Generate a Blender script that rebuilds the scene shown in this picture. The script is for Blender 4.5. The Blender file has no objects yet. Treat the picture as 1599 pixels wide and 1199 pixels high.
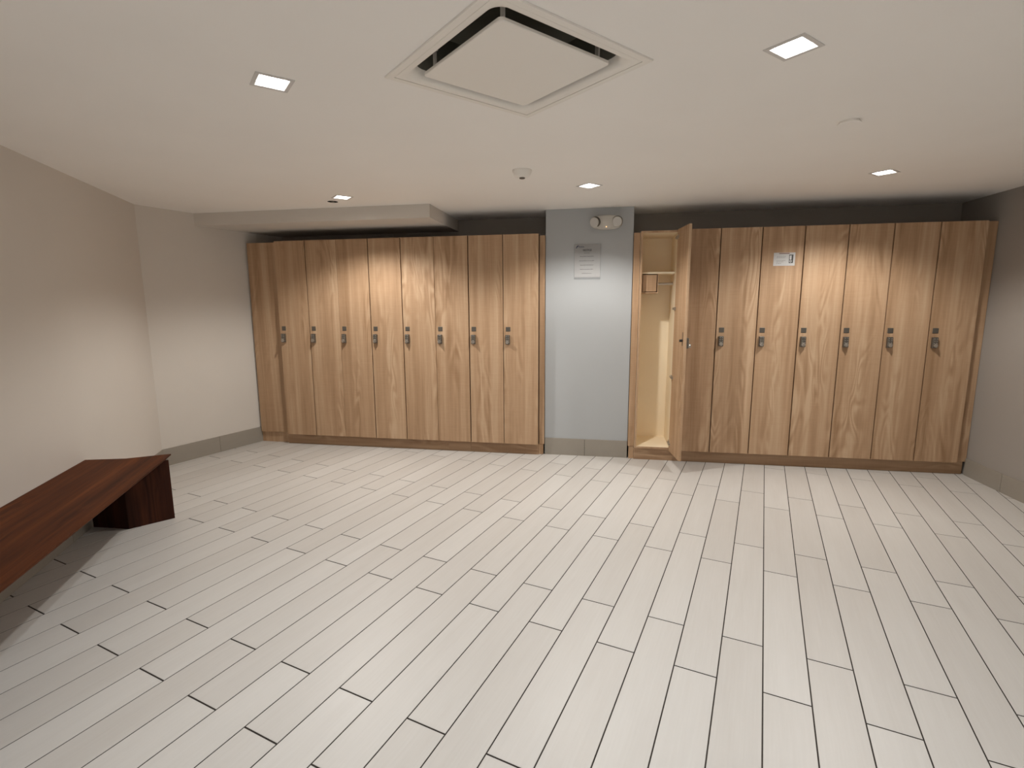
import bpy, bmesh, math, random
from mathutils import Vector, Matrix
from mathutils.geometry import delaunay_2d_cdt

C = bpy.context.scene.collection
random.seed(7)

# ------------------------------------------------------------------ camera
IMG_W, IMG_H = 1599, 1199
cd = bpy.data.cameras.new('camera')
cd.sensor_fit = 'HORIZONTAL'; cd.sensor_width = 36.0
cd.lens = 797.32 * 36.0 / IMG_W
cd.clip_start = 0.02
cam = bpy.data.objects.new('camera', cd); C.objects.link(cam)
right = Vector((0.9846, 0.1750, -0.0051)); fwd = Vector((-0.1736, 0.9726, -0.1546)); up = Vector((-0.0221, 0.1531, 0.9880))
cam.matrix_world = Matrix(((right.x, up.x, -fwd.x, 0), (right.y, up.y, -fwd.y, 0), (right.z, up.z, -fwd.z, 1.3476), (0, 0, 0, 1)))
bpy.context.scene.camera = cam

# ------------------------------------------------------------------ world, exposure
vs = bpy.context.scene.view_settings
vs.view_transform = 'Standard'; vs.look = 'None'; vs.gamma = 1; vs.use_curve_mapping = False
vs.exposure = 0.12
cy = bpy.context.scene.cycles
cy.max_bounces = 20; cy.diffuse_bounces = 14; cy.glossy_bounces = 6; cy.transmission_bounces = 8; cy.sample_clamp_indirect = 6.0
w = bpy.data.worlds.new('world'); bpy.context.scene.world = w; w.use_nodes = True
w.node_tree.nodes['Background'].inputs[0].default_value = (0.0, 0.0, 0.0, 1)
SPOT_DEG = 137.0
SPOT_BLEND = [0.85, 0.6, 0.5, 0.5, 0.5, 0.7, 0.7, 0.5]
ZC = 2.135               # ceiling height
# x, y of every downlight: five in the picture, two unseen on that grid, the last added to brighten the ceiling
LIGHTS = [(-1.185, 1.790), (0.566, 1.866), (-1.925, 3.670), (-0.115, 3.651), (1.680, 3.652),
          (-0.115, 0.03), (1.68, 0.03), (0.566, -1.20)]
WARM, COOL = (1.0, 0.955, 0.895), (0.97, 1.0, 1.02)
POWER = [40, 38, 98, 86, 84, 56, 12, 150]
TINT = [COOL, COOL, WARM, WARM, WARM, COOL, COOL, COOL]

# ------------------------------------------------------------------ helpers
def link(o, parent=None):
    C.objects.link(o)
    if parent: o.parent = parent
    return o

def obj(name, bm, mats, parent=None, loc=(0, 0, 0), rotz=0.0, smooth=False):
    me = bpy.data.meshes.new(name)
    bmesh.ops.recalc_face_normals(bm, faces=bm.faces[:])
    bm.to_mesh(me); bm.free()
    if not isinstance(mats, (list, tuple)): mats = [mats]
    for m in mats: me.materials.append(m)
    if smooth:
        for p in me.polygons: p.use_smooth = True
        try: me.set_sharp_from_angle(angle=math.radians(40))
        except Exception: pass
    o = bpy.data.objects.new(name, me)
    o.location = loc; o.rotation_euler = (0, 0, rotz)
    return link(o, parent)

def empty(name, loc=(0, 0, 0), rotz=0.0, parent=None):
    o = bpy.data.objects.new(name, None); o.empty_display_size = 0.1
    o.location = loc; o.rotation_euler = (0, 0, rotz)
    return link(o, parent)

def tag(o, label, cat, group=None, kind=None):
    o['label'] = label; o['category'] = cat
    if group: o['group'] = group
    if kind: o['kind'] = kind
    return o

def struct(name, bm, m, **k):
    o = obj(name, bm, m, **k); o['kind'] = 'structure'; return o

def box(bm, x0, x1, y0, y1, z0, z1, bev=0.0, mi=0, mat=None):
    t = bmesh.new()
    bmesh.ops.create_cube(t, size=1)
    for v in t.verts:
        v.co = Vector(((x0 + x1) / 2 + v.co.x * (x1 - x0), (y0 + y1) / 2 + v.co.y * (y1 - y0), (z0 + z1) / 2 + v.co.z * (z1 - z0)))
    if bev > 0: bmesh.ops.bevel(t, geom=t.edges[:], offset=bev, segments=2, profile=0.5, affect='EDGES')
    merge(bm, t, mi, mat)

def merge(bm, t, mi=0, mat=None):
    if mat is not None: bmesh.ops.transform(t, matrix=mat, verts=t.verts[:])
    vm = {v: bm.verts.new(v.co) for v in t.verts}
    for f in t.faces:
        try:
            nf = bm.faces.new([vm[v] for v in f.verts]); nf.material_index = mi
        except ValueError: pass
    t.free()

def cyl(bm, r1, r2, p0, p1, n=24, mi=0, bev=0.0):
    t = bmesh.new()
    p0, p1 = Vector(p0), Vector(p1); d = p1 - p0
    bmesh.ops.create_cone(t, cap_ends=True, segments=n, radius1=r1, radius2=r2, depth=d.length)
    if bev > 0:
        bmesh.ops.bevel(t, geom=[e for e in t.edges if len(e.link_faces) == 2 and any(len(f.verts) > 4 for f in e.link_faces)], offset=bev, segments=2, profile=0.5, affect='EDGES')
    m = Matrix.Translation((p0 + p1) / 2) @ d.to_track_quat('Z', 'Y').to_matrix().to_4x4()
    merge(bm, t, mi, m)

def prism(bm, pts, z0, z1, mi=0):
    a = [bm.verts.new((x, y, z0)) for x, y in pts]; b = [bm.verts.new((x, y, z1)) for x, y in pts]
    n = len(pts)
    for f in [bm.faces.new(a), bm.faces.new(b)] + [bm.faces.new((a[i], a[(i + 1) % n], b[(i + 1) % n], b[i])) for i in range(n)]:
        f.material_index = mi

def lathe(bm, prof, n=32, mi=0, cx=0, cy=0, cz=0, close=True):
    rings = []
    for r, z in prof:
        if r < 1e-6: rings.append([bm.verts.new((cx, cy, cz + z))])
        else: rings.append([bm.verts.new((cx + r * math.cos(2 * math.pi * i / n), cy + r * math.sin(2 * math.pi * i / n), cz + z)) for i in range(n)])
    for a, b in zip(rings, rings[1:]):
        for i in range(n):
            j = (i + 1) % n
            if len(a) == 1 and len(b) == 1: continue
            if len(a) == 1: f = bm.faces.new((a[0], b[i], b[j]))
            elif len(b) == 1: f = bm.faces.new((a[i], a[j], b[0]))
            else: f = bm.faces.new((a[i], a[j], b[j], b[i]))
            f.material_index = mi

def seg_box(bm, p, q, thick, z0, z1, side=1, ext0=0.0, ext1=0.0, mi=0):
    """upright slab along the floor line p-q, thickness to the left (side=1) or right"""
    p, q = Vector(p), Vector(q); d = (q - p).normalized(); n = Vector((-d.y, d.x)) * side * thick
    p = p - d * ext0; q = q + d * ext1
    prism(bm, [p, q, q + n, p + n], z0, z1, mi)

# ------------------------------------------------------------------ materials
def mat(name, col=(0.8, 0.8, 0.8), rough=0.6, metal=0.0, spec=0.5, emit=None, estr=0.0):
    m = bpy.data.materials.new(name); m.use_nodes = True
    b = m.node_tree.nodes['Principled BSDF']
    b.inputs['Base Color'].default_value = (*col, 1); b.inputs['Roughness'].default_value = rough
    b.inputs['Metallic'].default_value = metal; b.inputs['Specular IOR Level'].default_value = spec
    if emit: b.inputs['Emission Color'].default_value = (*emit, 1); b.inputs['Emission Strength'].default_value = estr
    return m

def N(m, t, **kw):
    n = m.node_tree.nodes.new(t)
    for k, v in kw.items():
        if k in n.inputs: n.inputs[k].default_value = v
        else: setattr(n, k, v)
    return n

def L(m, a, b): m.node_tree.links.new(a, b)

def paint(name, col, rough=0.65, bump=0.02, amt=0.03):
    m = mat(name, col, rough, spec=0.3)
    b = m.node_tree.nodes['Principled BSDF']
    tc = N(m, 'ShaderNodeTexCoord')
    n1 = N(m, 'ShaderNodeTexNoise', Scale=2.0, Detail=3.0); L(m, tc.outputs['Object'], n1.inputs['Vector'])
    mr = N(m, 'ShaderNodeMapRange'); mr.inputs['To Min'].default_value = 1 - amt; mr.inputs['To Max'].default_value = 1 + amt
    L(m, n1.outputs['Fac'], mr.inputs['Value'])
    mx = N(m, 'ShaderNodeVectorMath', operation='SCALE'); mx.inputs[0].default_value = col
    L(m, mr.outputs['Result'], mx.inputs['Scale']); L(m, mx.outputs['Vector'], b.inputs['Base Color'])
    n2 = N(m, 'ShaderNodeTexNoise', Scale=220.0, Detail=2.0); L(m, tc.outputs['Object'], n2.inputs['Vector'])
    bp = N(m, 'ShaderNodeBump'); bp.inputs['Strength'].default_value = bump; bp.inputs['Distance'].default_value = 0.002
    L(m, n2.outputs['Fac'], bp.inputs['Height']); L(m, bp.outputs['Normal'], b.inputs['Normal'])
    return m

def wood(name, dark, mid, light, axis='Z', rough=0.5, streak=1.0, spec=0.35, ticks=True):
    """laminate with long grain along one object axis, cathedral figure and fine pores"""
    m = mat(name, mid, rough, spec=spec)
    b = m.node_tree.nodes['Principled BSDF']
    tc = N(m, 'ShaderNodeTexCoord'); oi = N(m, 'ShaderNodeObjectInfo')
    off = N(m, 'ShaderNodeVectorMath', operation='SCALE'); off.inputs[0].default_value = (13.7, 5.1, 31.3)
    L(m, oi.outputs['Random'], off.inputs['Scale'])
    add = N(m, 'ShaderNodeVectorMath', operation='ADD'); L(m, tc.outputs['Object'], add.inputs[0]); L(m, off.outputs['Vector'], add.inputs[1])
    def scaled(across, along):
        v = [across] * 3; v['XYZ'.index(axis)] = along
        s = N(m, 'ShaderNodeVectorMath', operation='MULTIPLY'); s.inputs[1].default_value = v
        L(m, add.outputs['Vector'], s.inputs[0]); return s.outputs['Vector']
    # broad tone bands
    nb = N(m, 'ShaderNodeTexNoise', Scale=1.0, Detail=2.0); L(m, scaled(14, 0.35), nb.inputs['Vector'])
    # cathedral figure: rings of a stretched, distorted field
    nc = N(m, 'ShaderNodeTexNoise', Scale=1.0, Detail=2.0, Distortion=0.6); L(m, scaled(5.5, 1.1), nc.inputs['Vector'])
    mul = N(m, 'ShaderNodeMath', operation='MULTIPLY'); mul.inputs[1].default_value = 60.0; L(m, nc.outputs['Fac'], mul.inputs[0])
    sn = N(m, 'ShaderNodeMath', operation='SINE'); L(m, mul.outputs[0], sn.inputs[0])
    # fine pores
    nf = N(m, 'ShaderNodeTexNoise', Scale=1.0, Detail=4.0, Roughness=0.7); L(m, scaled(150, 4.0), nf.inputs['Vector'])
    nf2 = N(m, 'ShaderNodeTexNoise', Scale=1.0, Detail=3.0, Roughness=0.6); L(m, scaled(45, 1.5), nf2.inputs['Vector'])
    def madd(src, k, base):
        a = N(m, 'ShaderNodeMath', operation='MULTIPLY_ADD'); a.inputs[1].default_value = k
        L(m, src, a.inputs[0])
        if isinstance(base, float): a.inputs[2].default_value = base
        else: L(m, base, a.inputs[2])
        return a.outputs[0]
    x = madd(nb.outputs['Fac'], 1.15 * streak, 0.5 - 0.575 * streak - 0.22 - 0.31)
    x = madd(nf.outputs['Fac'], 0.44, x)
    x = madd(nf2.outputs['Fac'], 0.62, x)
    # the figure only shows in places
    msk = N(m, 'ShaderNodeTexNoise', Scale=1.0, Detail=1.0); L(m, scaled(7, 0.9), msk.inputs['Vector'])
    mm = N(m, 'ShaderNodeMapRange'); mm.inputs['From Min'].default_value = 0.48; mm.inputs['From Max'].default_value = 0.66
    mm.inputs['To Min'].default_value = 0.0; mm.inputs['To Max'].default_value = 0.21; L(m, msk.outputs['Fac'], mm.inputs['Value'])
    sm = N(m, 'ShaderNodeMath', operation='MULTIPLY'); L(m, sn.outputs[0], sm.inputs[0]); L(m, mm.outputs['Result'], sm.inputs[1])
    x = madd(sm.outputs[0], 1.0, x)
    if ticks:   # faint saw marks across the grain
        v = [9] * 3; v['XYZ'.index(axis)] = 230
        s = N(m, 'ShaderNodeVectorMath', operation='MULTIPLY'); s.inputs[1].default_value = v; L(m, add.outputs['Vector'], s.inputs[0])
        nt = N(m, 'ShaderNodeTexNoise', Scale=1.0, Detail=1.0); L(m, s.outputs['Vector'], nt.inputs['Vector'])
        x = madd(nt.outputs['Fac'], 0.16, x)
        x = madd(x, 1.0, -0.08)
    cr = N(m, 'ShaderNodeValToRGB')
    e = cr.color_ramp.elements
    e[0].position = 0.12; e[0].color = (*dark, 1); e[1].position = 0.88; e[1].color = (*light, 1)
    k = cr.color_ramp.elements.new(0.5); k.color = (*mid, 1)
    L(m, x, cr.inputs['Fac']); L(m, cr.outputs['Color'], b.inputs['Base Color'])
    bp = N(m, 'ShaderNodeBump'); bp.inputs['Strength'].default_value = 0.12; bp.inputs['Distance'].default_value = 0.001
    L(m, nf.outputs['Fac'], bp.inputs['Height']); L(m, bp.outputs['Normal'], b.inputs['Normal'])
    return m

def tile(name, c0, c1, rough=0.42):
    m = mat(name, c0, rough, spec=0.4)
    b = m.node_tree.nodes['Principled BSDF']
    g = N(m, 'ShaderNodeNewGeometry'); tc = N(m, 'ShaderNodeTexCoord')
    mp = N(m, 'ShaderNodeMapping'); mp.inputs['Rotation'].default_value = (0, 0, math.radians(16.03))
    L(m, tc.outputs['Object'], mp.inputs['Vector'])
    off = N(m, 'ShaderNodeVectorMath', operation='SCALE'); off.inputs[0].default_value = (17.0, 41.0, 9.0)
    L(m, g.outputs['Random Per Island'], off.inputs['Scale'])
    ad = N(m, 'ShaderNodeVectorMath', operation='ADD'); L(m, mp.outputs['Vector'], ad.inputs[0]); L(m, off.outputs['Vector'], ad.inputs[1])
    sc = N(m, 'ShaderNodeVectorMath', operation='MULTIPLY'); sc.inputs[1].default_value = (120, 4.5, 60); L(m, ad.outputs['Vector'], sc.inputs[0])
    n1 = N(m, 'ShaderNodeTexNoise', Scale=1.0, Detail=4.0, Roughness=0.65); L(m, sc.outputs['Vector'], n1.inputs['Vector'])
    sc2 = N(m, 'ShaderNodeVectorMath', operation='MULTIPLY'); sc2.inputs[1].default_value = (16, 2.0, 8); L(m, ad.outputs['Vector'], sc2.inputs[0])
    n2 = N(m, 'ShaderNodeTexNoise', Scale=1.0, Detail=2.0); L(m, sc2.outputs['Vector'], n2.inputs['Vector'])
    a1 = N(m, 'ShaderNodeMath', operation='MULTIPLY_ADD'); a1.inputs[1].default_value = 0.55; L(m, n1.outputs['Fac'], a1.inputs[0])
    a0 = N(m, 'ShaderNodeMath', operation='MULTIPLY'); a0.inputs[1].default_value = 0.5; L(m, n2.outputs['Fac'], a0.inputs[0]); L(m, a0.outputs[0], a1.inputs[2])
    a2 = N(m, 'ShaderNodeMath', operation='MULTIPLY_ADD'); a2.inputs[1].default_value = 0.45; L(m, g.outputs['Random Per Island'], a2.inputs[0]); L(m, a1.outputs[0], a2.inputs[2])
    a3 = N(m, 'ShaderNodeMath', operation='SUBTRACT'); a3.inputs[1].default_value = 0.25; L(m, a2.outputs[0], a3.inputs[0])
    mx = N(m, 'ShaderNodeMix', data_type='RGBA'); mx.inputs['A'].default_value = (*c1, 1); mx.inputs['B'].default_value = (*c0, 1)
    L(m, a3.outputs[0], mx.inputs['Factor']); L(m, mx.outputs['Result'], b.inputs['Base Color'])
    bp = N(m, 'ShaderNodeBump'); bp.inputs['Strength'].default_value = 0.15; bp.inputs['Distance'].default_value = 0.001
    L(m, n1.outputs['Fac'], bp.inputs['Height']); L(m, bp.outputs['Normal'], b.inputs['Normal'])
    return m

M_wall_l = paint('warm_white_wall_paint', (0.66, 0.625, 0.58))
M_wall_d = paint('dimmed_grey_wall_paint', (0.335, 0.31, 0.285))  # grey taken darker than the pier's; dimness of these walls is in the colour
M_wall_g = paint('blue_grey_wall_paint', (0.43, 0.45, 0.465))
M_ceil = paint('ceiling_paint', (0.92, 0.905, 0.88))
M_tile = tile('floor_tile', (0.585, 0.57, 0.545), (0.485, 0.46, 0.43))
M_grout = mat('dark_grout', (0.040, 0.034, 0.030), 0.95, spec=0.1)
M_base = tile('base_tile', (0.345, 0.315, 0.272), (0.290, 0.264, 0.226), 0.5)
M_oak = wood('sonoma_oak_laminate', (0.330, 0.200, 0.110), (0.455, 0.297, 0.180), (0.570, 0.405, 0.265), 'Z')
M_oakh = wood('sonoma_oak_plinth_shaded', (0.27, 0.160, 0.088), (0.37, 0.235, 0.140), (0.47, 0.32, 0.20), 'X')  # plinth oak, darkened to carry the shade under the door overhang
M_oakd = wood('oak_gap_shade', (0.05, 0.030, 0.018), (0.075, 0.044, 0.026), (0.10, 0.060, 0.036), 'Z')  # carcass oak coloured dark, so shade between the doors is in the colour
M_cream = paint('cream_melamine', (0.86, 0.76, 0.58), 0.5, 0.01)
M_walnut = wood('walnut_veneer', (0.032, 0.008, 0.002), (0.080, 0.020, 0.004), (0.145, 0.042, 0.009), 'Y', 0.62, 1.0, 0.15, False)
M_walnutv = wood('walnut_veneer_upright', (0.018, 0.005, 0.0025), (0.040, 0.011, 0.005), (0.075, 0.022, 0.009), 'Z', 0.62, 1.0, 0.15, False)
M_nickel = mat('brushed_nickel', (0.52, 0.49, 0.45), 0.33, 0.9)
M_dkmetal = mat('dark_nickel', (0.165, 0.15, 0.13), 0.45, 0.7)
M_black = mat('black_plastic', (0.02, 0.02, 0.02), 0.5)
M_white = mat('white_enamel', (0.56, 0.54, 0.50), 0.4)
M_enamel = mat('diffuser_enamel', (0.86, 0.835, 0.79), 0.5)
M_duct = mat('duct_liner', (0.17, 0.17, 0.14), 0.8)
M_trim = mat('light_trim', (0.66, 0.65, 0.64), 0.4)
M_glow = mat('lit_diffuser', (0.9, 0.9, 0.9), 0.5, emit=(1.0, 0.97, 0.93), estr=12.0)
M_paper = mat('paper', (0.56, 0.56, 0.56), 0.6)
M_ink = mat('ink', (0.06, 0.06, 0.06), 0.7)
M_blue = mat('blue_ink', (0.03, 0.05, 0.16), 0.6)
M_brown = mat('brown_ink', (0.22, 0.10, 0.07), 0.6)
M_amber = mat('amber_led', (1.0, 0.5, 0.2), 0.4, emit=(1.0, 0.55, 0.25), estr=2.5)
M_lens = mat('lamp_lens', (0.55, 0.54, 0.52), 0.2)
M_acryl = bpy.data.materials.new('clear_acrylic'); M_acryl.use_nodes = True
nt_ = M_acryl.node_tree; nt_.nodes.clear()
o_ = nt_.nodes.new('ShaderNodeOutputMaterial'); mx_ = nt_.nodes.new('ShaderNodeMixShader'); tr_ = nt_.nodes.new('ShaderNodeBsdfTransparent'); gl_ = nt_.nodes.new('ShaderNodeBsdfGlossy'); fr_ = nt_.nodes.new('ShaderNodeFresnel')
tr_.inputs[0].default_value = (0.97, 0.97, 0.97, 1); gl_.inputs['Roughness'].default_value = 0.08; fr_.inputs['IOR'].default_value = 1.3
L(M_acryl, fr_.outputs[0], mx_.inputs[0]); L(M_acryl, tr_.outputs[0], mx_.inputs[1]); L(M_acryl, gl_.outputs[0], mx_.inputs[2]); L(M_acryl, mx_.outputs[0], o_.inputs[0])

# ------------------------------------------------------------------ the room
P_W1 = Vector((-2.944, 2.184)); P_COR = Vector((-3.645, 3.591)); P_W2 = Vector((-3.364, 4.455))
d1 = (P_W1 - P_COR).normalized(); d2 = (P_W2 - P_COR).normalized()
YB, YF, XR = 4.86, -1.7, 2.83
def on(p, d, y): return p + d * ((y - p.y) / d.y)
P_F = on(P_COR, d1, YF); P_B = on(P_COR, d2, YB)
T = 0.12

bm = bmesh.new(); seg_box(bm, P_COR, P_F, T, 0, ZC, side=-1, ext1=0.2); struct('wall_left', bm, M_wall_l)
bm = bmesh.new(); seg_box(bm, P_COR, P_B, T, 0, ZC, side=1, ext1=0.15); struct('wall_left_end', bm, M_wall_l)
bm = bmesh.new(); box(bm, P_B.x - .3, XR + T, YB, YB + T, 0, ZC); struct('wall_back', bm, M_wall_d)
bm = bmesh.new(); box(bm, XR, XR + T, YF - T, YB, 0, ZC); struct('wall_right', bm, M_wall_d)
bm = bmesh.new(); box(bm, P_F.x - .3, XR, YF - T, YF, 0, ZC); struct('wall_front', bm, M_wall_l)
bm = bmesh.new(); box(bm, -0.500, 0.229, 4.478, YB, 0, ZC); struct('wall_pier', bm, M_wall_g)
# dropped soffit over the left lockers
bm = bmesh.new()
a = on(P_COR, d2, 4.03); prism(bm, [(a.x, 4.03), (-1.375, 4.03), (-1.375, YB), (P_B.x, YB)], 2.030, ZC)
struct('ceiling_soffit', bm, M_ceil)
bpy.data.objects['ceiling_soffit'].data.materials[0] = M_wall_l

# ceiling with openings for the fixtures
def sq(cx, cy, h, ang): return [(cx + h * math.sqrt(2) * math.cos(ang + math.pi / 4 + k * math.pi / 2), cy + h * math.sqrt(2) * math.sin(ang + math.pi / 4 + k * math.pi / 2)) for k in range(4)]
def circ(cx, cy, r, n=20): return [(cx + r * math.cos(2 * math.pi * k / n), cy + r * math.sin(2 * math.pi * k / n)) for k in range(n)]
ROT = math.radians(45)
VENT = (-0.315, 1.845); VA = math.radians(47.8)
HOLE = (-2.079, 3.808)
holes = [sq(x, y, 0.0505, ROT) for x, y in LIGHTS] + [sq(*VENT, 0.300, VA), circ(*HOLE, 0.040)]
outer = [(P_F.x, YF), (XR, YF), (XR, YB), (P_B.x, YB), (P_COR.x, P_COR.y)]
vs2, es = [], []
for loop in [outer] + holes:
    s = len(vs2); vs2 += [Vector(p) for p in loop]
    es += [(s + i, s + (i + 1) % len(loop)) for i in range(len(loop))]
vo, eo, fo, _, _, _ = delaunay_2d_cdt(vs2, es, [], 1, 1e-6)
def inside(p, poly):
    r = False
    for i in range(len(poly)):
        a, b2 = poly[i], poly[i - 1]
        if (a[1] > p.y) != (b2[1] > p.y) and p.x < (b2[0] - a[0]) * (p.y - a[1]) / (b2[1] - a[1]) + a[0]: r = not r
    return r
bm = bmesh.new(); vv = [bm.verts.new((p.x, p.y, ZC)) for p in vo]
for f in fo:
    c = sum((vo[i] for i in f), Vector((0, 0))) / len(f)
    if any(inside(c, h) for h in holes): continue
    bm.faces.new([vv[i] for i in f])
ex = bmesh.ops.extrude_face_region(bm, geom=bm.faces[:])
for v in [g for g in ex['geom'] if isinstance(g, bmesh.types.BMVert)]: v.co.z += 0.012
struct('ceiling', bm, M_ceil)

# floor: staggered plank tiles over dark grout
S = 0.1506; TH = math.radians(-16.03); OX = 0.5205
U = Vector((math.cos(TH), math.sin(TH))); V = Vector((-math.sin(TH), math.cos(TH)))
fb = bmesh.new()
box(fb, -3.9, XR, YF, YB, -0.05, -0.0010, mi=1)
tb = bmesh.new()
g1, g2 = 0.0021, 0.0028
for k in range(-40, 26):
    base = (12.10 if k % 2 == 0 else 13.86) - 0.0150 * k
    for n in range(-6, 6):
        v0 = base + 6.083 * n; v1 = v0 + 6.083
        u0, u1 = (k + OX) * S + g1, (k + 1 + OX) * S - g1
        a0, a1 = v0 * S + g2, v1 * S - g2
        ps = [U * u0 + V * a0, U * u1 + V * a0, U * u1 + V * a1, U * u0 + V * a1]
        if all(p.x > XR or p.x < -3.85 or p.y < YF or p.y > YB for p in ps): continue
        e = 0.0008
        lo = [tb.verts.new((p.x, p.y, -0.0010)) for p in ps]
        qs = [U * (u0) + V * a0, U * u1 + V * a0, U * u1 + V * a1, U * u0 + V * a1]
        c = (qs[0] + qs[2]) / 2
        hi = [tb.verts.new((q.x - (U.x * e * (1 if (q - c).dot(U) > 0 else -1)) - V.x * e * (1 if (q - c).dot(V) > 0 else -1),
                            q.y - (U.y * e * (1 if (q - c).dot(U) > 0 else -1)) - V.y * e * (1 if (q - c).dot(V) > 0 else -1), 0.0)) for q in qs]
        tb.faces.new(hi)
        for i in range(4): tb.faces.new((lo[i], lo[(i + 1) % 4], hi[(i + 1) % 4], hi[i]))
for co, no in (((XR, 0, 0), (1, 0, 0)), ((-3.9, 0, 0), (-1, 0, 0)), ((0, YF, 0), (0, -1, 0)), ((0, YB, 0), (0, 1, 0))):
    bmesh.ops.bisect_plane(tb, geom=tb.verts[:] + tb.edges[:] + tb.faces[:], plane_co=co, plane_no=no, clear_outer=True)
merge(fb, tb, 0)
struct('floor', fb, [M_tile, M_grout])

# tile skirting, one strip per wall, cut into pieces with thin joints
def skirting(name, p, q, side, cuts, h=0.15, th=0.010):
    bm = bmesh.new(); p, q = Vector(p), Vector(q); ln = (q - p).length; d = (q - p) / ln
    cuts = [0] + [c for c in cuts if 0 < c < ln] + [ln]
    for a, b2 in zip(cuts, cuts[1:]):
        seg_box(bm, p + d * (a + 0.0014), p + d * (b2 - 0.0014), th, 0.0, h, side)
    n = Vector((-d.y, d.x)) * side
    seg_box(bm, p, q, th - 0.003, 0, h - 0.004, side, mi=1)   # bedding behind the joints
    return struct(name, bm, [M_base, M_grout])
pa = on(P_COR, d2, 4.50)
skirting('baseboard_left_end', P_COR, pa, -1, [(Vector((-3.507, 4.045)) - P_COR).length + .02], h=0.148)
skirting('baseboard_left', P_COR + d1 * 0.01, P_F - d1 * 0.02, 1, [0.55 + 0.905 * i for i in range(7)], h=0.148)
skirting('baseboard_right', (XR, 4.43), (XR, YF + .02), -1, [4.43 - 4.05 + 0.905 * i for i in range(7)], h=0.135)
skirting('baseboard_pier', (-0.500, 4.478), (0.229, 4.478), -1, [0.357], h=0.152)
# side returns of the pier skirting
skirting('baseboard_front', (P_F.x + .03, YF), (XR - .03, YF), 1, [0.9 * i for i in range(1, 6)])

# ------------------------------------------------------------------ downlights
def downlight(x, y, label, watts, tint, blend):
    r = empty('recessed_downlight', (x, y, ZC), ROT)
    tag(r, label, 'ceiling light', 'square downlights in the ceiling')
    bm = bmesh.new(); o_, i_ = 0.064, 0.050
    for (x0, x1, y0, y1) in ((-o_, o_, i_, o_), (-o_, o_, -o_, -i_), (-o_, -i_, -i_, i_), (i_, o_, -i_, i_)):
        box(bm, x0, x1, y0, y1, -0.0025, 0.0)
    for (x0, x1, y0, y1) in ((-i_, i_, i_ - .001, i_), (-i_, i_, -i_, -i_ + .001), (-i_, -i_ + .001, -i_, i_), (i_ - .001, i_, -i_, i_)):
        box(bm, x0, x1, y0, y1, 0.0, 0.012)
    obj('trim_frame', bm, M_trim, r)
    bm = bmesh.new(); box(bm, -i_, i_, -i_, i_, 0.010, 0.014)
    obj('diffuser', bm, M_glow, r)
    sd = bpy.data.lights.new('downlight_lamp', 'SPOT'); sd.energy = watts; sd.color = tint
    sd.spot_size = math.radians(SPOT_DEG); sd.spot_blend = blend; sd.shadow_soft_size = 0.035
    so = bpy.data.objects.new('downlight_lamp', sd); so.location = (0, 0, 0.004); link(so, r)
    return r
NM = ['square ceiling downlight nearest above the bench, left of the air diffuser',
      'square ceiling downlight right of the air diffuser, largest lit one on the right',
      'square ceiling downlight in front of the left lockers beside the dark hole',
      'square ceiling downlight in front of the pier with the notice',
      'square ceiling downlight in front of the right bank of lockers',
      'square ceiling downlight directly above the camera, outside the picture',
      'square ceiling downlight near the front right of the room, outside the picture',
      'square ceiling downlight added unseen behind the camera to brighten the ceiling']
for (x, y), n, wt, tn, bd_ in zip(LIGHTS, NM, POWER, TINT, SPOT_BLEND): downlight(x, y, n, wt, tn, bd_)

# ------------------------------------------------------------------ ceiling air diffuser
def rring(bm, h, r, z, n=6):
    out = []
    for k in range(4):
        a0 = k * math.pi / 2
        cx = (h - r) * (1 if k in (0, 3) else -1); cy = (h - r) * (1 if k in (0, 1) else -1)
        for i in range(n + 1):
            a = a0 + i * (math.pi / 2) / n
            out.append(bm.verts.new((cx + r * math.cos(a), cy + r * math.sin(a), z)))
    return out
def bridge(bm, a, b, mi=0):
    for i in range(len(a)):
        j = (i + 1) % len(a); bm.faces.new((a[i], a[j], b[j], b[i])).material_index = mi
vr = empty('air_diffuser', (VENT[0], VENT[1], ZC), VA)
tag(vr, 'large square white air diffuser with a flat centre plaque in the ceiling', 'air vent')
bm = bmesh.new()
r0 = rring(bm, 0.325, 0.003, -0.0005); r1 = rring(bm, 0.323, 0.003, -0.005); r2 = rring(bm, 0.2995, 0.003, -0.005); r3 = rring(bm, 0.2995, 0.003, 0.02)
bridge(bm, r0, r1); bridge(bm, r1, r2); bridge(bm, r2, r3)
obj('mounting_frame', bm, M_enamel, vr)
bm = bmesh.new()
prof = [(0.2975, .004, 0.02), (0.2975, .004, -0.004), (0.287, .006, -0.005), (0.276, .03, -0.003), (0.268, .045, 0.003), (0.262, .055, 0.014), (0.259, .06, 0.030)]
rs = [rring(bm, *p) for p in prof]
for a, b2 in zip(rs, rs[1:]): bridge(bm, a, b2)
obj('bowl', bm, M_enamel, vr, smooth=True)
bm = bmesh.new()
a = rring(bm, 0.259, .06, 0.030); b2 = rring(bm, 0.250, .06, 0.15); bridge(bm, a, b2); bm.faces.new(b2)
obj('duct_neck', bm, M_duct, vr)
bm = bmesh.new()
a = rring(bm, 0.2235, .012, -0.007); b1 = rring(bm, 0.2255, .014, -0.005); b2 = rring(bm, 0.2255, .014, 0.003); b3 = rring(bm, 0.215, .012, 0.006)
bm.faces.new(a); bridge(bm, a, b1); bridge(bm, b1, b2); bridge(bm, b2, b3); bm.faces.new(b3)
obj('plaque', bm, M_enamel, vr)
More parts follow.
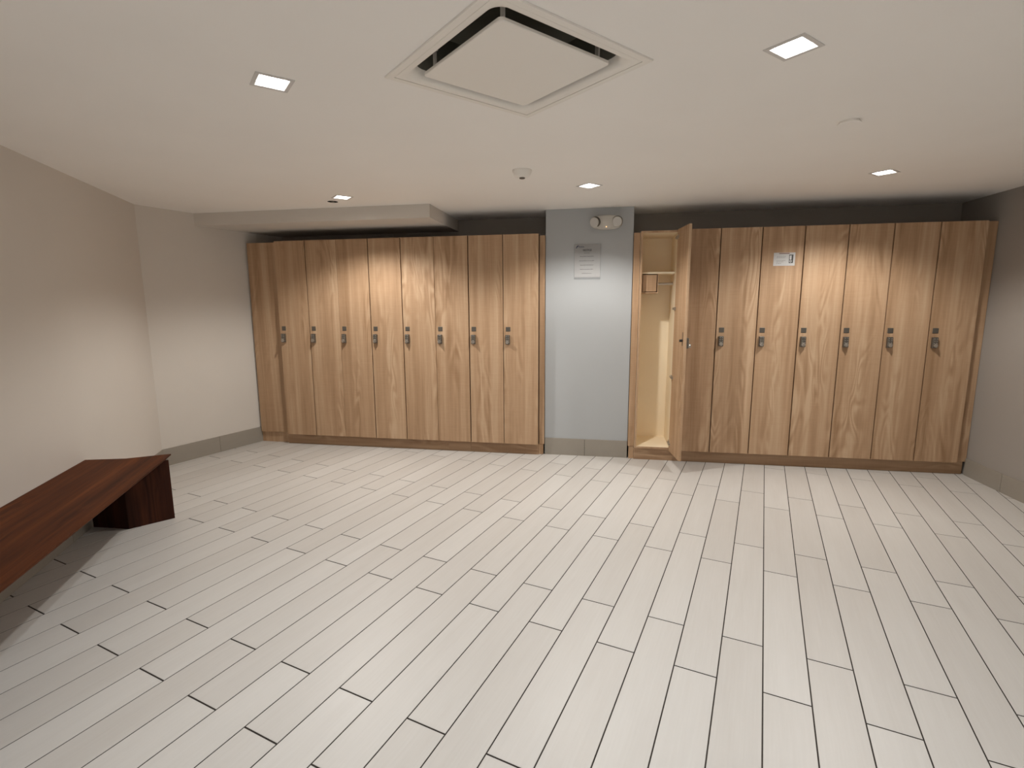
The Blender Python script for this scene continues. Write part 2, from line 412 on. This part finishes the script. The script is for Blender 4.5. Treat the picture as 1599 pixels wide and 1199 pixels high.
for hx, hy in ((-0.195, -0.195), (0.195, -0.195), (-0.195, 0.195), (0.195, 0.195)):
    bm = bmesh.new(); box(bm, hx - .003, hx + .003, hy - .008, hy + .008, 0.004, 0.10); box(bm, hx - .012, hx + .012, hy - .003, hy + .003, 0.075, 0.08)
    obj('hanger_bracket', bm, M_enamel, vr)

# ------------------------------------------------------------------ small things on the ceiling
det = empty('smoke_detector', (-0.497, 3.165, ZC)); tag(det, 'round white smoke detector with a dark tip under the ceiling', 'smoke detector')
bm = bmesh.new(); lathe(bm, [(0.0, 0), (0.058, 0), (0.058, -0.010), (0.054, -0.016), (0.050, -0.026), (0.042, -0.036), (0.028, -0.042), (0.0, -0.043)], 40)
obj('housing', bm, M_enamel, det, smooth=True)
bm = bmesh.new(); lathe(bm, [(0.0, -0.040), (0.017, -0.0425), (0.016, -0.048), (0.010, -0.050), (0.0, -0.050)], 28)
obj('sensor_tip', bm, M_dkmetal, det, smooth=True)

cv = bmesh.new(); lathe(cv, [(0.0, 0.0), (0.038, -0.0), (0.038, -0.008), (0.043, -0.009), (0.046, -0.010), (0.045, -0.012), (0.0, -0.0125)], 40)
o = obj('ceiling_cover_plate', cv, M_ceil, loc=(1.048, 2.625, ZC), smooth=True)
tag(o, 'round ceiling-coloured cover plate set in the ceiling on the right', 'cover plate')
# concealed sprinkler whose cover is missing: a dark cup in the ceiling
sp = empty('open_sprinkler', (HOLE[0], HOLE[1], ZC)); tag(sp, 'dark round open sprinkler recess beside the left rear downlight', 'sprinkler')
bm = bmesh.new(); lathe(bm, [(0.040, 0.0), (0.0395, 0.001), (0.0385, 0.05), (0.0, 0.05)], 28); obj('cup', bm, M_black, sp, smooth=True)
bm = bmesh.new(); lathe(bm, [(0.0, 0.05), (0.009, 0.05), (0.009, 0.012), (0.006, 0.004), (0.014, 0.002), (0.012, -0.003), (0.0, -0.004)], 16); obj('sprinkler_head', bm, M_dkmetal, sp, smooth=True)

# ------------------------------------------------------------------ lockers
DW = 0.3081; YD = 4.401; Z0, Z1 = 0.103, 1.932
DT = 0.020
LX = [-3.0173 + DW * i for i in range(9)]
RX = [0.9031 + DW * (i - 2) for i in range(9)]

def number_plate_bm():
    bm = bmesh.new(); box(bm, -0.020, 0.020, -0.003, 0.0, -0.020, 0.020, 0.0015)
    return bm
def lock_bm():
    """nickel keypad cam lock: slab with four buttons and a turn knob low on its face"""
    bm = bmesh.new()
    box(bm, -0.019, 0.019, -0.024, 0.0, -0.046, 0.036, 0.004, 0)
    for i in range(2):
        for j in range(3):
            cyl(bm, 0.0046, 0.0042, (-0.0085 + 0.017 * i, -0.023, 0.024 - 0.016 * j), (-0.0085 + 0.017 * i, -0.0275, 0.024 - 0.016 * j), 12, 1)
    return bm
def knob_bm():
    bm = bmesh.new()
    cyl(bm, 0.0145, 0.0145, (0, -0.022, -0.026), (0, -0.036, -0.026), 24, 0, 0.002)
    box(bm, -0.0045, 0.0045, -0.046, -0.034, -0.040, -0.012, 0.0015, 0)
    return bm
LOCK = None
def make_carcass(w, inner=False):
    """open-front cabinet body, side panels, back, top and bottom; x from 0 to w, front at y=DT+.003"""
    bm = bmesh.new(); t = 0.016; yf, yb = DT + 0.004, 0.415
    z0, z1 = Z0 + 0.002, Z1 - 0.002
    box(bm, 0.0005, t, yf, yb, z0, z1, mi=0); box(bm, w - t, w - 0.0005, yf, yb, z0, z1, mi=0)
    box(bm, t, w - t, yf, yb, z1 - t, z1, mi=0); box(bm, t, w - t, yf, yb, z0, z0 + t, mi=0)
    box(bm, t, w - t, yb - 0.010, yb, z0 + t, z1 - t, mi=0)
    return bm

def door_bm(w, gl, gr):
    bm = bmesh.new(); box(bm, gl, w - gr, 0, DT, Z0, Z1, 0.0008)
    return bm

def make_locker(x, label, group, gl, gr, has_lock=True, rot=None):
    root = empty('locker', (x, YD, 0)); tag(root, label, 'locker', group)
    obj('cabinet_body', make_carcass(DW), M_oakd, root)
    d = obj('door', door_bm(DW, gl, gr), M_oak, root)
    fittings(d)
    return root, d

pm = None
def fittings(d, side=1):
    global pm
    if pm is None:
        a = obj('number_plate', number_plate_bm(), M_dkmetal, d)
        b_ = obj('lock', lock_bm(), [M_dkmetal, M_nickel], d)
        c = obj('lock_knob', knob_bm(), M_nickel, d, smooth=True)
        pm = (a, b_, c)
        objs = pm
    else:
        objs = []
        for s in pm:
            c = s.copy(); C.objects.link(c); c.parent = d; objs.append(c)
    objs[0].location = (0.043, 0, 1.131); objs[1].location = (0.040, 0, 1.046); objs[2].location = (0.040, 0, 1.046)

WL = ['leftmost full locker of the left bank, next to the wide filler panel',
      'second locker from the left end of the left bank',
      'third locker from the left end, just left of the brightest door',
      'fourth locker of the left bank, under the bright pool of lamplight',
      'fifth locker from the left end, just right of the brightest door',
      'sixth locker from the left of the left bank, third from the pier',
      'seventh locker from the left of the left bank, second from the pier',
      'rightmost full locker of the left bank, beside the pier with the notice']
gapsL = [.0015, .0042, .0013, .0046, .0038, .0016, .0048, .0030, .0015]
for i in range(8):
    make_locker(LX[i], 'light oak ' + WL[i].replace('full ', ''), 'lockers of the left bank', gapsL[i], gapsL[i + 1])
WR = [None, 'light oak locker half hidden behind the open locker door',
      'light oak locker second to the right of the open door',
      'light oak locker with the small white instruction sign on its door',
      'light oak locker just right of the one with the white sign, brightly lit',
      'light oak locker third from the right end of the right bank',
      'light oak locker second from the right end of the right bank',
      'light oak locker at the right end of the right bank, beside the end filler']
for i in range(1, 8):
    make_locker(RX[i], WR[i], 'lockers of the right bank', .0040, .0040)

# the open locker
ol = empty('locker', (RX[0], YD, 0)); tag(ol, 'open light oak locker with cream interior, door swung out to the right', 'locker', 'lockers of the right bank')
bm = bmesh.new(); t = 0.016; yf, yb = DT + 0.004, 0.415; z0, z1 = Z0 + .002, Z1 - .002
box(bm, 0.0005, t, yf + .001, yb, z0, z1); box(bm, DW - t, DW - 0.0005, yf + .001, yb, z0, z1)
box(bm, t, DW - t, yf + .001, yb, z1 - t, z1); box(bm, t, DW - t, yf + .001, yb, z0, z0 + t); box(bm, t, DW - t, yb - .010, yb, z0 + t, z1 - t)
cb = obj('cabinet_body', bm, M_cream, ol)
bm = bmesh.new()   # oak front edging
box(bm, 0.0005, t, yf - .002, yf + .001, z0, z1); box(bm, DW - t, DW - .0005, yf - .002, yf + .001, z0, z1)
box(bm, t, DW - t, yf - .002, yf + .001, z1 - t, z1); box(bm, t, DW - t, yf - .002, yf + .001, z0, z0 + t)
obj('front_edging', bm, M_oak, ol)
bm = bmesh.new(); box(bm, t, DW - t, 0.12, yb - .011, 1.592, 1.608)
obj('shelf', bm, M_cream, ol)
bx = bmesh.new(); xa, xb, za, zb, ya = t, 0.158, 1.432, 1.592, 0.105
box(bx, xb - .006, xb, ya, ya + .22, za, zb); box(bx, xa, xb - .006, ya, ya + .22, za, za + .008); box(bx, xa, xa + 0.012, ya, ya + .22, za + .008, zb); box(bx, xa + .012, xb - .006, ya + .21, ya + .22, za + .008, zb)
bo = obj('inner_box', bx, M_oak, ol)
bm = bmesh.new(); box(bm, xa + .017, xb - .013, ya + .002, ya + .014, za + .014, zb - .008, .0008)
bd = obj('inner_box_door', bm, M_oak, bo)
bm = bmesh.new(); cyl(bm, 0.011, 0.011, (xb, 0.24, 1.513), (DW - t, 0.24, 1.513), 20); 
obj('hanging_rod', bm, M_nickel, ol, smooth=True)
for zz in (1.873, 1.303, 0.735, 0.165):   # hinge plates inside the right cheek
    bm = bmesh.new(); box(bm, DW - t - .006, DW - t, 0.035, 0.085, zz - .012, zz + .012, .002); box(bm, DW - t - .018, DW - t - .005, 0.020, 0.06, zz - .008, zz + .008, .002)
    obj('hinge_plate', bm, M_nickel, ol)
# door: built closed about its hinge (x = 0 at the hinge, running to -x), then swung out
dr = empty_door = obj('door', (lambda bm: (box(bm, -DW + .006, -.001, 0, DT, Z0, Z1, .0008), bm)[1])(bmesh.new()), M_oak, ol, loc=(DW - .004, -0.001, 0))
dr.rotation_euler = (0, 0, math.radians(98))
for s, (x, z) in zip(pm, ((-DW + .049, 1.131), (-DW + .046, 1.046), (-DW + .046, 1.046))):
    c = s.copy(); C.objects.link(c); c.parent = dr; c.location = (x, 0, z)
for zz in (1.873, 1.303, 0.735, 0.165):
    bm = bmesh.new(); cyl(bm, 0.017, 0.017, (-.024, DT - .001, zz), (-.024, DT + .002, zz), 20); box(bm, -.036, .000, DT + .001, DT + .014, zz - .008, zz + .008, .002)
    obj('hinge_cup', bm, M_nickel, dr)
bm = bmesh.new()
box(bm, -DW + .040, -DW + .052, DT, DT + .002, 1.02, 1.125, .0005, 1)
cyl(bm, .010, .010, (-DW + .046, DT, 1.06), (-DW + .046, DT + .022, 1.06), 20)
box(bm, -DW + .036, -DW + .056, DT + .018, DT + .024, 1.050, 1.070, .002)
obj('lock_cam', bm, [M_black, M_dkmetal], dr, smooth=True)

# plinth boards and fillers
def board(name, x0, x1, y0, y1, z0, z1, m, label, cat='plinth', group=None, bev=.0008):
    w = x1 - x0; bm = bmesh.new(); box(bm, -w / 2, w / 2, 0, y1 - y0, 0, z1 - z0, bev)
    o = obj(name, bm, m, loc=((x0 + x1) / 2, y0, z0)); tag(o, label, cat, group); return o
KY = 4.446
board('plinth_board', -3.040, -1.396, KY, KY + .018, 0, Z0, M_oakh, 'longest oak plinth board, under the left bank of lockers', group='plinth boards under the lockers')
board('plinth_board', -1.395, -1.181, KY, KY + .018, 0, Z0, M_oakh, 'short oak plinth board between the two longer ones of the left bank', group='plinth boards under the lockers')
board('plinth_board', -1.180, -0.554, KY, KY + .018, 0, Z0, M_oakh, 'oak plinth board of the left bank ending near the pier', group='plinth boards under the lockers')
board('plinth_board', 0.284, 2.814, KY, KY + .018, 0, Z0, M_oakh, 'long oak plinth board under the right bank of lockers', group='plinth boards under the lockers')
FY = 4.455
def filler(x0, x1, y0, z0, z1, label, foot=None):
    w = x1 - x0; r = empty('end_filler', ((x0 + x1) / 2, y0, 0)); tag(r, label, 'filler', 'oak end fillers of the locker banks')
    bm = bmesh.new(); box(bm, -w / 2, w / 2, 0, .018, z0, z1, .0008); obj('upright_panel', bm, M_oak, r)
    if foot:
        c = (x0 + x1) / 2; bm = bmesh.new(); box(bm, foot[0] - c, foot[1] - c, foot[2], foot[2] + .018, 0, foot[3], .0008); obj('foot_block', bm, M_oak, r)
filler(-3.338, -3.019, FY, Z0 + .002, Z1 - .004, 'wide oak filler panel between the left wall and the left bank of lockers', (-3.345, -3.042, .020, Z0))
filler(-0.550, -0.503, FY, Z0 - .006, Z1 - .010, 'narrow oak filler strip on the left side of the pier', (-.552, -.512, .004, Z0 - .008))
filler(0.233, 0.285, FY, Z0 + .01, Z1 - .010, 'narrow oak filler strip on the right side of the pier', (.241, .283, .004, Z0 + .008))
filler(2.753, 2.828, FY - .022, Z0 + .002, Z1 - .002, 'oak filler strip between the right bank of lockers and the right wall')

# ------------------------------------------------------------------ signs
def bar(bm, x0, x1, z0, z1, y=0.0, mi=0, t=0.0004): box(bm, x0, x1, y - t, y, z0, z1, mi=mi)
def words(bm, xc, z, width, h, rnd, mi=0, y=0.0):
    """a line of print too small to read: word-length runs of letter strokes"""
    x = xc - width / 2
    while x < xc + width / 2:
        wl = rnd.uniform(0.006, 0.018); e = min(x + wl, xc + width / 2)
        xx = x
        while xx < e - .0008:
            hh = h * rnd.choice((0.7, 0.7, 1.0)); bar(bm, xx, xx + .0011, z, z + hh, y, mi); bar(bm, xx, xx + .0020, z + h * rnd.choice((0.0, .3, .6)), z + h * .12 + h * rnd.choice((0.0, .3, .55)), y, mi) if False else None
            xx += .0019
        x = e + .003
nt = empty('notice', (-0.1455, 4.477, 1.7)); tag(nt, 'white printed notice in a clear holder on the grey pier', 'notice')
W2, H2 = 0.108, 0.142
bm = bmesh.new(); box(bm, -W2, W2, -0.0025, -0.002, -H2 + .012, H2); obj('sheet', bm, M_paper, nt)
bm = bmesh.new(); rnd = random.Random(3)
for wd, z in ((.045, .068), (.118, .040), (.125, .004), (.112, -.032), (.112, -.066), (.080, -.100)):
    bm = bmesh.new(); words(bm, -.004, z, wd, .0062, rnd, y=-.0026); obj('print_line', bm, M_ink, nt)
bm = bmesh.new(); bar(bm, -.034, .030, .0855, .0868, -.0026); obj('heading_underline', bm, M_ink, nt)
bm = bmesh.new()   # small blue emblem: a slanted leaf stroke and a wordmark bar
pts = [(-.098, .112), (-.094, .122), (-.084, .132), (-.074, .134), (-.078, .124), (-.088, .118), (-.094, .108)]
a = [bm.verts.new((x, -.0026, z)) for x, z in pts]; a2 = [bm.verts.new((x, -.0030, z)) for x, z in pts]; bm.faces.new(a); bm.faces.new(a2[::-1])
for i in range(len(pts)): bm.faces.new((a[i], a[(i + 1) % 7], a2[(i + 1) % 7], a2[i]))
words(bm, -.050, .119, .046, .011, rnd, y=-.0026)
bar(bm, -.073, -.027, .1155, .1165, -.0026)
obj('emblem', bm, M_blue, nt)
def text_obj(name, s, size, m, parent, loc, bold=0.0):
    cu = bpy.data.curves.new(name, 'FONT'); cu.body = s; cu.size = size; cu.align_x = 'CENTER'; cu.extrude = 0.0002; cu.offset = bold
    t_ = bpy.data.objects.new(name, cu); C.objects.link(t_)
    bpy.context.view_layer.update()
    me = bpy.data.meshes.new_from_object(t_.evaluated_get(bpy.context.evaluated_depsgraph_get()))
    C.objects.unlink(t_); bpy.data.objects.remove(t_)
    me.materials.clear(); me.materials.append(m)
    me.transform(Matrix.Rotation(math.radians(90), 4, 'X'))
    o = bpy.data.objects.new(name, me); o.location = loc; return link(o, parent)
text_obj('heading', 'NOTICE', .020, M_ink, nt, (-.002, -.0028, .0885), .0006)
bm = bmesh.new()
box(bm, -W2 - .004, W2 + .004, -0.0050, -0.0036, -H2, H2 + .002, .0003); box(bm, -W2 - .004, W2 + .004, -.0050, -.0001, -H2 - .004, -H2 + .001, .0003)
obj('clear_holder', bm, M_acryl, nt)

sg = empty('instruction_sign', (1.3795, 4.4005, 1.683), 0); tag(sg, 'small white instruction card with a lock picture taped to a locker door', 'sign')
bm = bmesh.new(); box(bm, -.078, .078, -.0012, -.0002, -.050, .050); obj('card', bm, M_paper, sg)
bm = bmesh.new(); bar(bm, -.040, .036, .0405, .0465, -.0012); obj('heading_strip', bm, M_brown, sg)
for wd, z in ((.070, .020), (.060, .010), (.064, -.012), (.050, -.022), (.034, -.034)):
    bm = bmesh.new(); words(bm, -.045 + wd / 2 - .01, z, wd, .0035, rnd, y=-.0012); obj('print_line', bm, M_ink, sg)
bm = bmesh.new(); bar(bm, .034, .064, -.030, .034, -.0012, 0); bar(bm, .038, .052, -.004, .028, -.0017, 1)
cyl(bm, .009, .009, (.046, -.0012, -.016), (.046, -.0022, -.016), 20, 1); cyl(bm, .004, .004, (.046, -.002, -.016), (.046, -.0026, -.016), 16, 0)
obj('lock_picture', bm, [M_ink, M_paper], sg)

# ------------------------------------------------------------------ emergency light
em = empty('emergency_light', (0.006, 4.477, 2.012)); tag(em, 'oval white twin-head emergency light high on the grey pier', 'emergency light')
bm = bmesh.new(); n = 48; rings = []
for s, y in ((1.0, 0.0), (1.0, -0.030), (.97, -0.042), (.90, -0.050), (.5, -0.054), (0.0, -0.055)):
    if s == 0: rings.append([bm.verts.new((0, y, 0))]); continue
    ring = []
    for i in range(n):
        a = 2 * math.pi * i / n; ca, sa = math.cos(a), math.sin(a); p = 2 / 2.6
        ring.append(bm.verts.new((.131 * s * math.copysign(abs(ca) ** p, ca), y, .057 * s * math.copysign(abs(sa) ** p, sa))))
    rings.append(ring)
for a, b2 in zip(rings, rings[1:]):
    for i in range(n):
        j = (i + 1) % n
        bm.faces.new((a[i], a[j], b2[j], b2[i]) if len(b2) > 1 else (a[i], a[j], b2[0]))
bm.faces.new(rings[0])
obj('housing', bm, M_white, em, smooth=True)
for sx, ax in ((-1, (-.45, -.85, -.25)), (1, (-.10, -.95, -.22))):
    d = Vector(ax).normalized(); c0 = Vector((sx * .088, -.046, .003))
    bm = bmesh.new(); cyl(bm, .030, .040, c0 - d * .004, c0 + d * .026, 32, 0, .001); h = obj('lamp_head', bm, M_white, em, smooth=True)
    bm = bmesh.new(); cyl(bm, .034, .034, c0 + d * .0255, c0 + d * .0275, 32, 0); obj('lens', bm, M_lens, h, smooth=True)
    bm = bmesh.new(); cyl(bm, .044, .044, c0 + d * -.002, c0 + d * .007, 32, 0); obj('socket_ring', bm, M_dkmetal, h, smooth=True)
bm = bmesh.new(); cyl(bm, .0035, .003, (0.0, -.049, -.038), (0.0, -.056, -.040), 14); obj('indicator_lamp', bm, M_amber, em, smooth=True)

# ------------------------------------------------------------------ bench
BO = Vector((-2.35, 1.95)); dY = (Vector((-2.684, 2.705)) - Vector((-1.948, 1.245))).normalized(); ang = math.atan2(-dY.x, dY.y)
RM = Matrix.Rotation(-ang, 2)
def bl(p): q = RM @ (Vector(p) - BO); return (q.x, q.y)
nw = Vector((d1.y, -d1.x)); nw = nw if nw.x > 0 else -nw      # wall normal into the room
def wallpt(y, o=.003): q = on(P_COR, d1, y); return q + nw * o
front = lambda y: Vector((-1.948, 1.245)) + dY * ((y - 1.245) / dY.y)
YN = 0.15
top = [wallpt(YN + .05 - .45), wallpt(2.508), Vector((-2.880, 2.572)), Vector((-2.684, 2.705)), front(YN)]
be = empty('bench', (BO.x, BO.y, 0), ang); tag(be, 'dark walnut bench with a folded end panel along the left wall', 'bench')
bm = bmesh.new(); tl = [bl(p) for p in top]
# board with an undercut front edge: thin lip in front, full thickness behind
inn = [tl[0], tl[1], (tl[2][0], tl[2][1] - .006), (tl[3][0] - .030, tl[3][1] - .008), (tl[4][0] - .030, tl[4][1])]
t3 = [bm.verts.new((x, y, .420)) for x, y in tl]; t2 = [bm.verts.new((x, y, .412)) for x, y in tl]; t1 = [bm.verts.new((x, y, .386)) for x, y in inn]
bm.faces.new(t3); bm.faces.new(t1)
for A_, B_ in ((t3, t2), (t2, t1)):
    for i in range(5): bm.faces.new((A_[i], A_[(i + 1) % 5], B_[(i + 1) % 5], B_[i]))
obj('seat', bm, M_walnut, be)
def folded(bm, pts, th, z0, z1):
    pts = [Vector(p) for p in pts]; off = []
    for i, p in enumerate(pts):
        ds = [(pts[j + 1] - pts[j]).normalized() for j in (i - 1, i) if 0 <= j < len(pts) - 1]
        n = sum((Vector((-d.y, d.x)) for d in ds), Vector((0, 0))).normalized()
        off.append(p + n * th)
    prism(bm, pts + off[::-1], z0, z1)
def leg(pts, side):
    bm = bmesh.new(); folded(bm, [bl(p) for p in pts], side, 0.0, .3855)
    return obj('end_panel', bm, M_walnutv, be)
leg([wallpt(2.475, .016), Vector((-2.827, 2.492)), Vector((-2.684, 2.682))], 0.020)
f0 = front(YN + .08)
leg([wallpt(YN + .16 - .45, .016), f0 - Vector((dY.y, -dY.x)) * .20 + dY * -.02, f0 - Vector((dY.y, -dY.x)) * .03], 0.020)
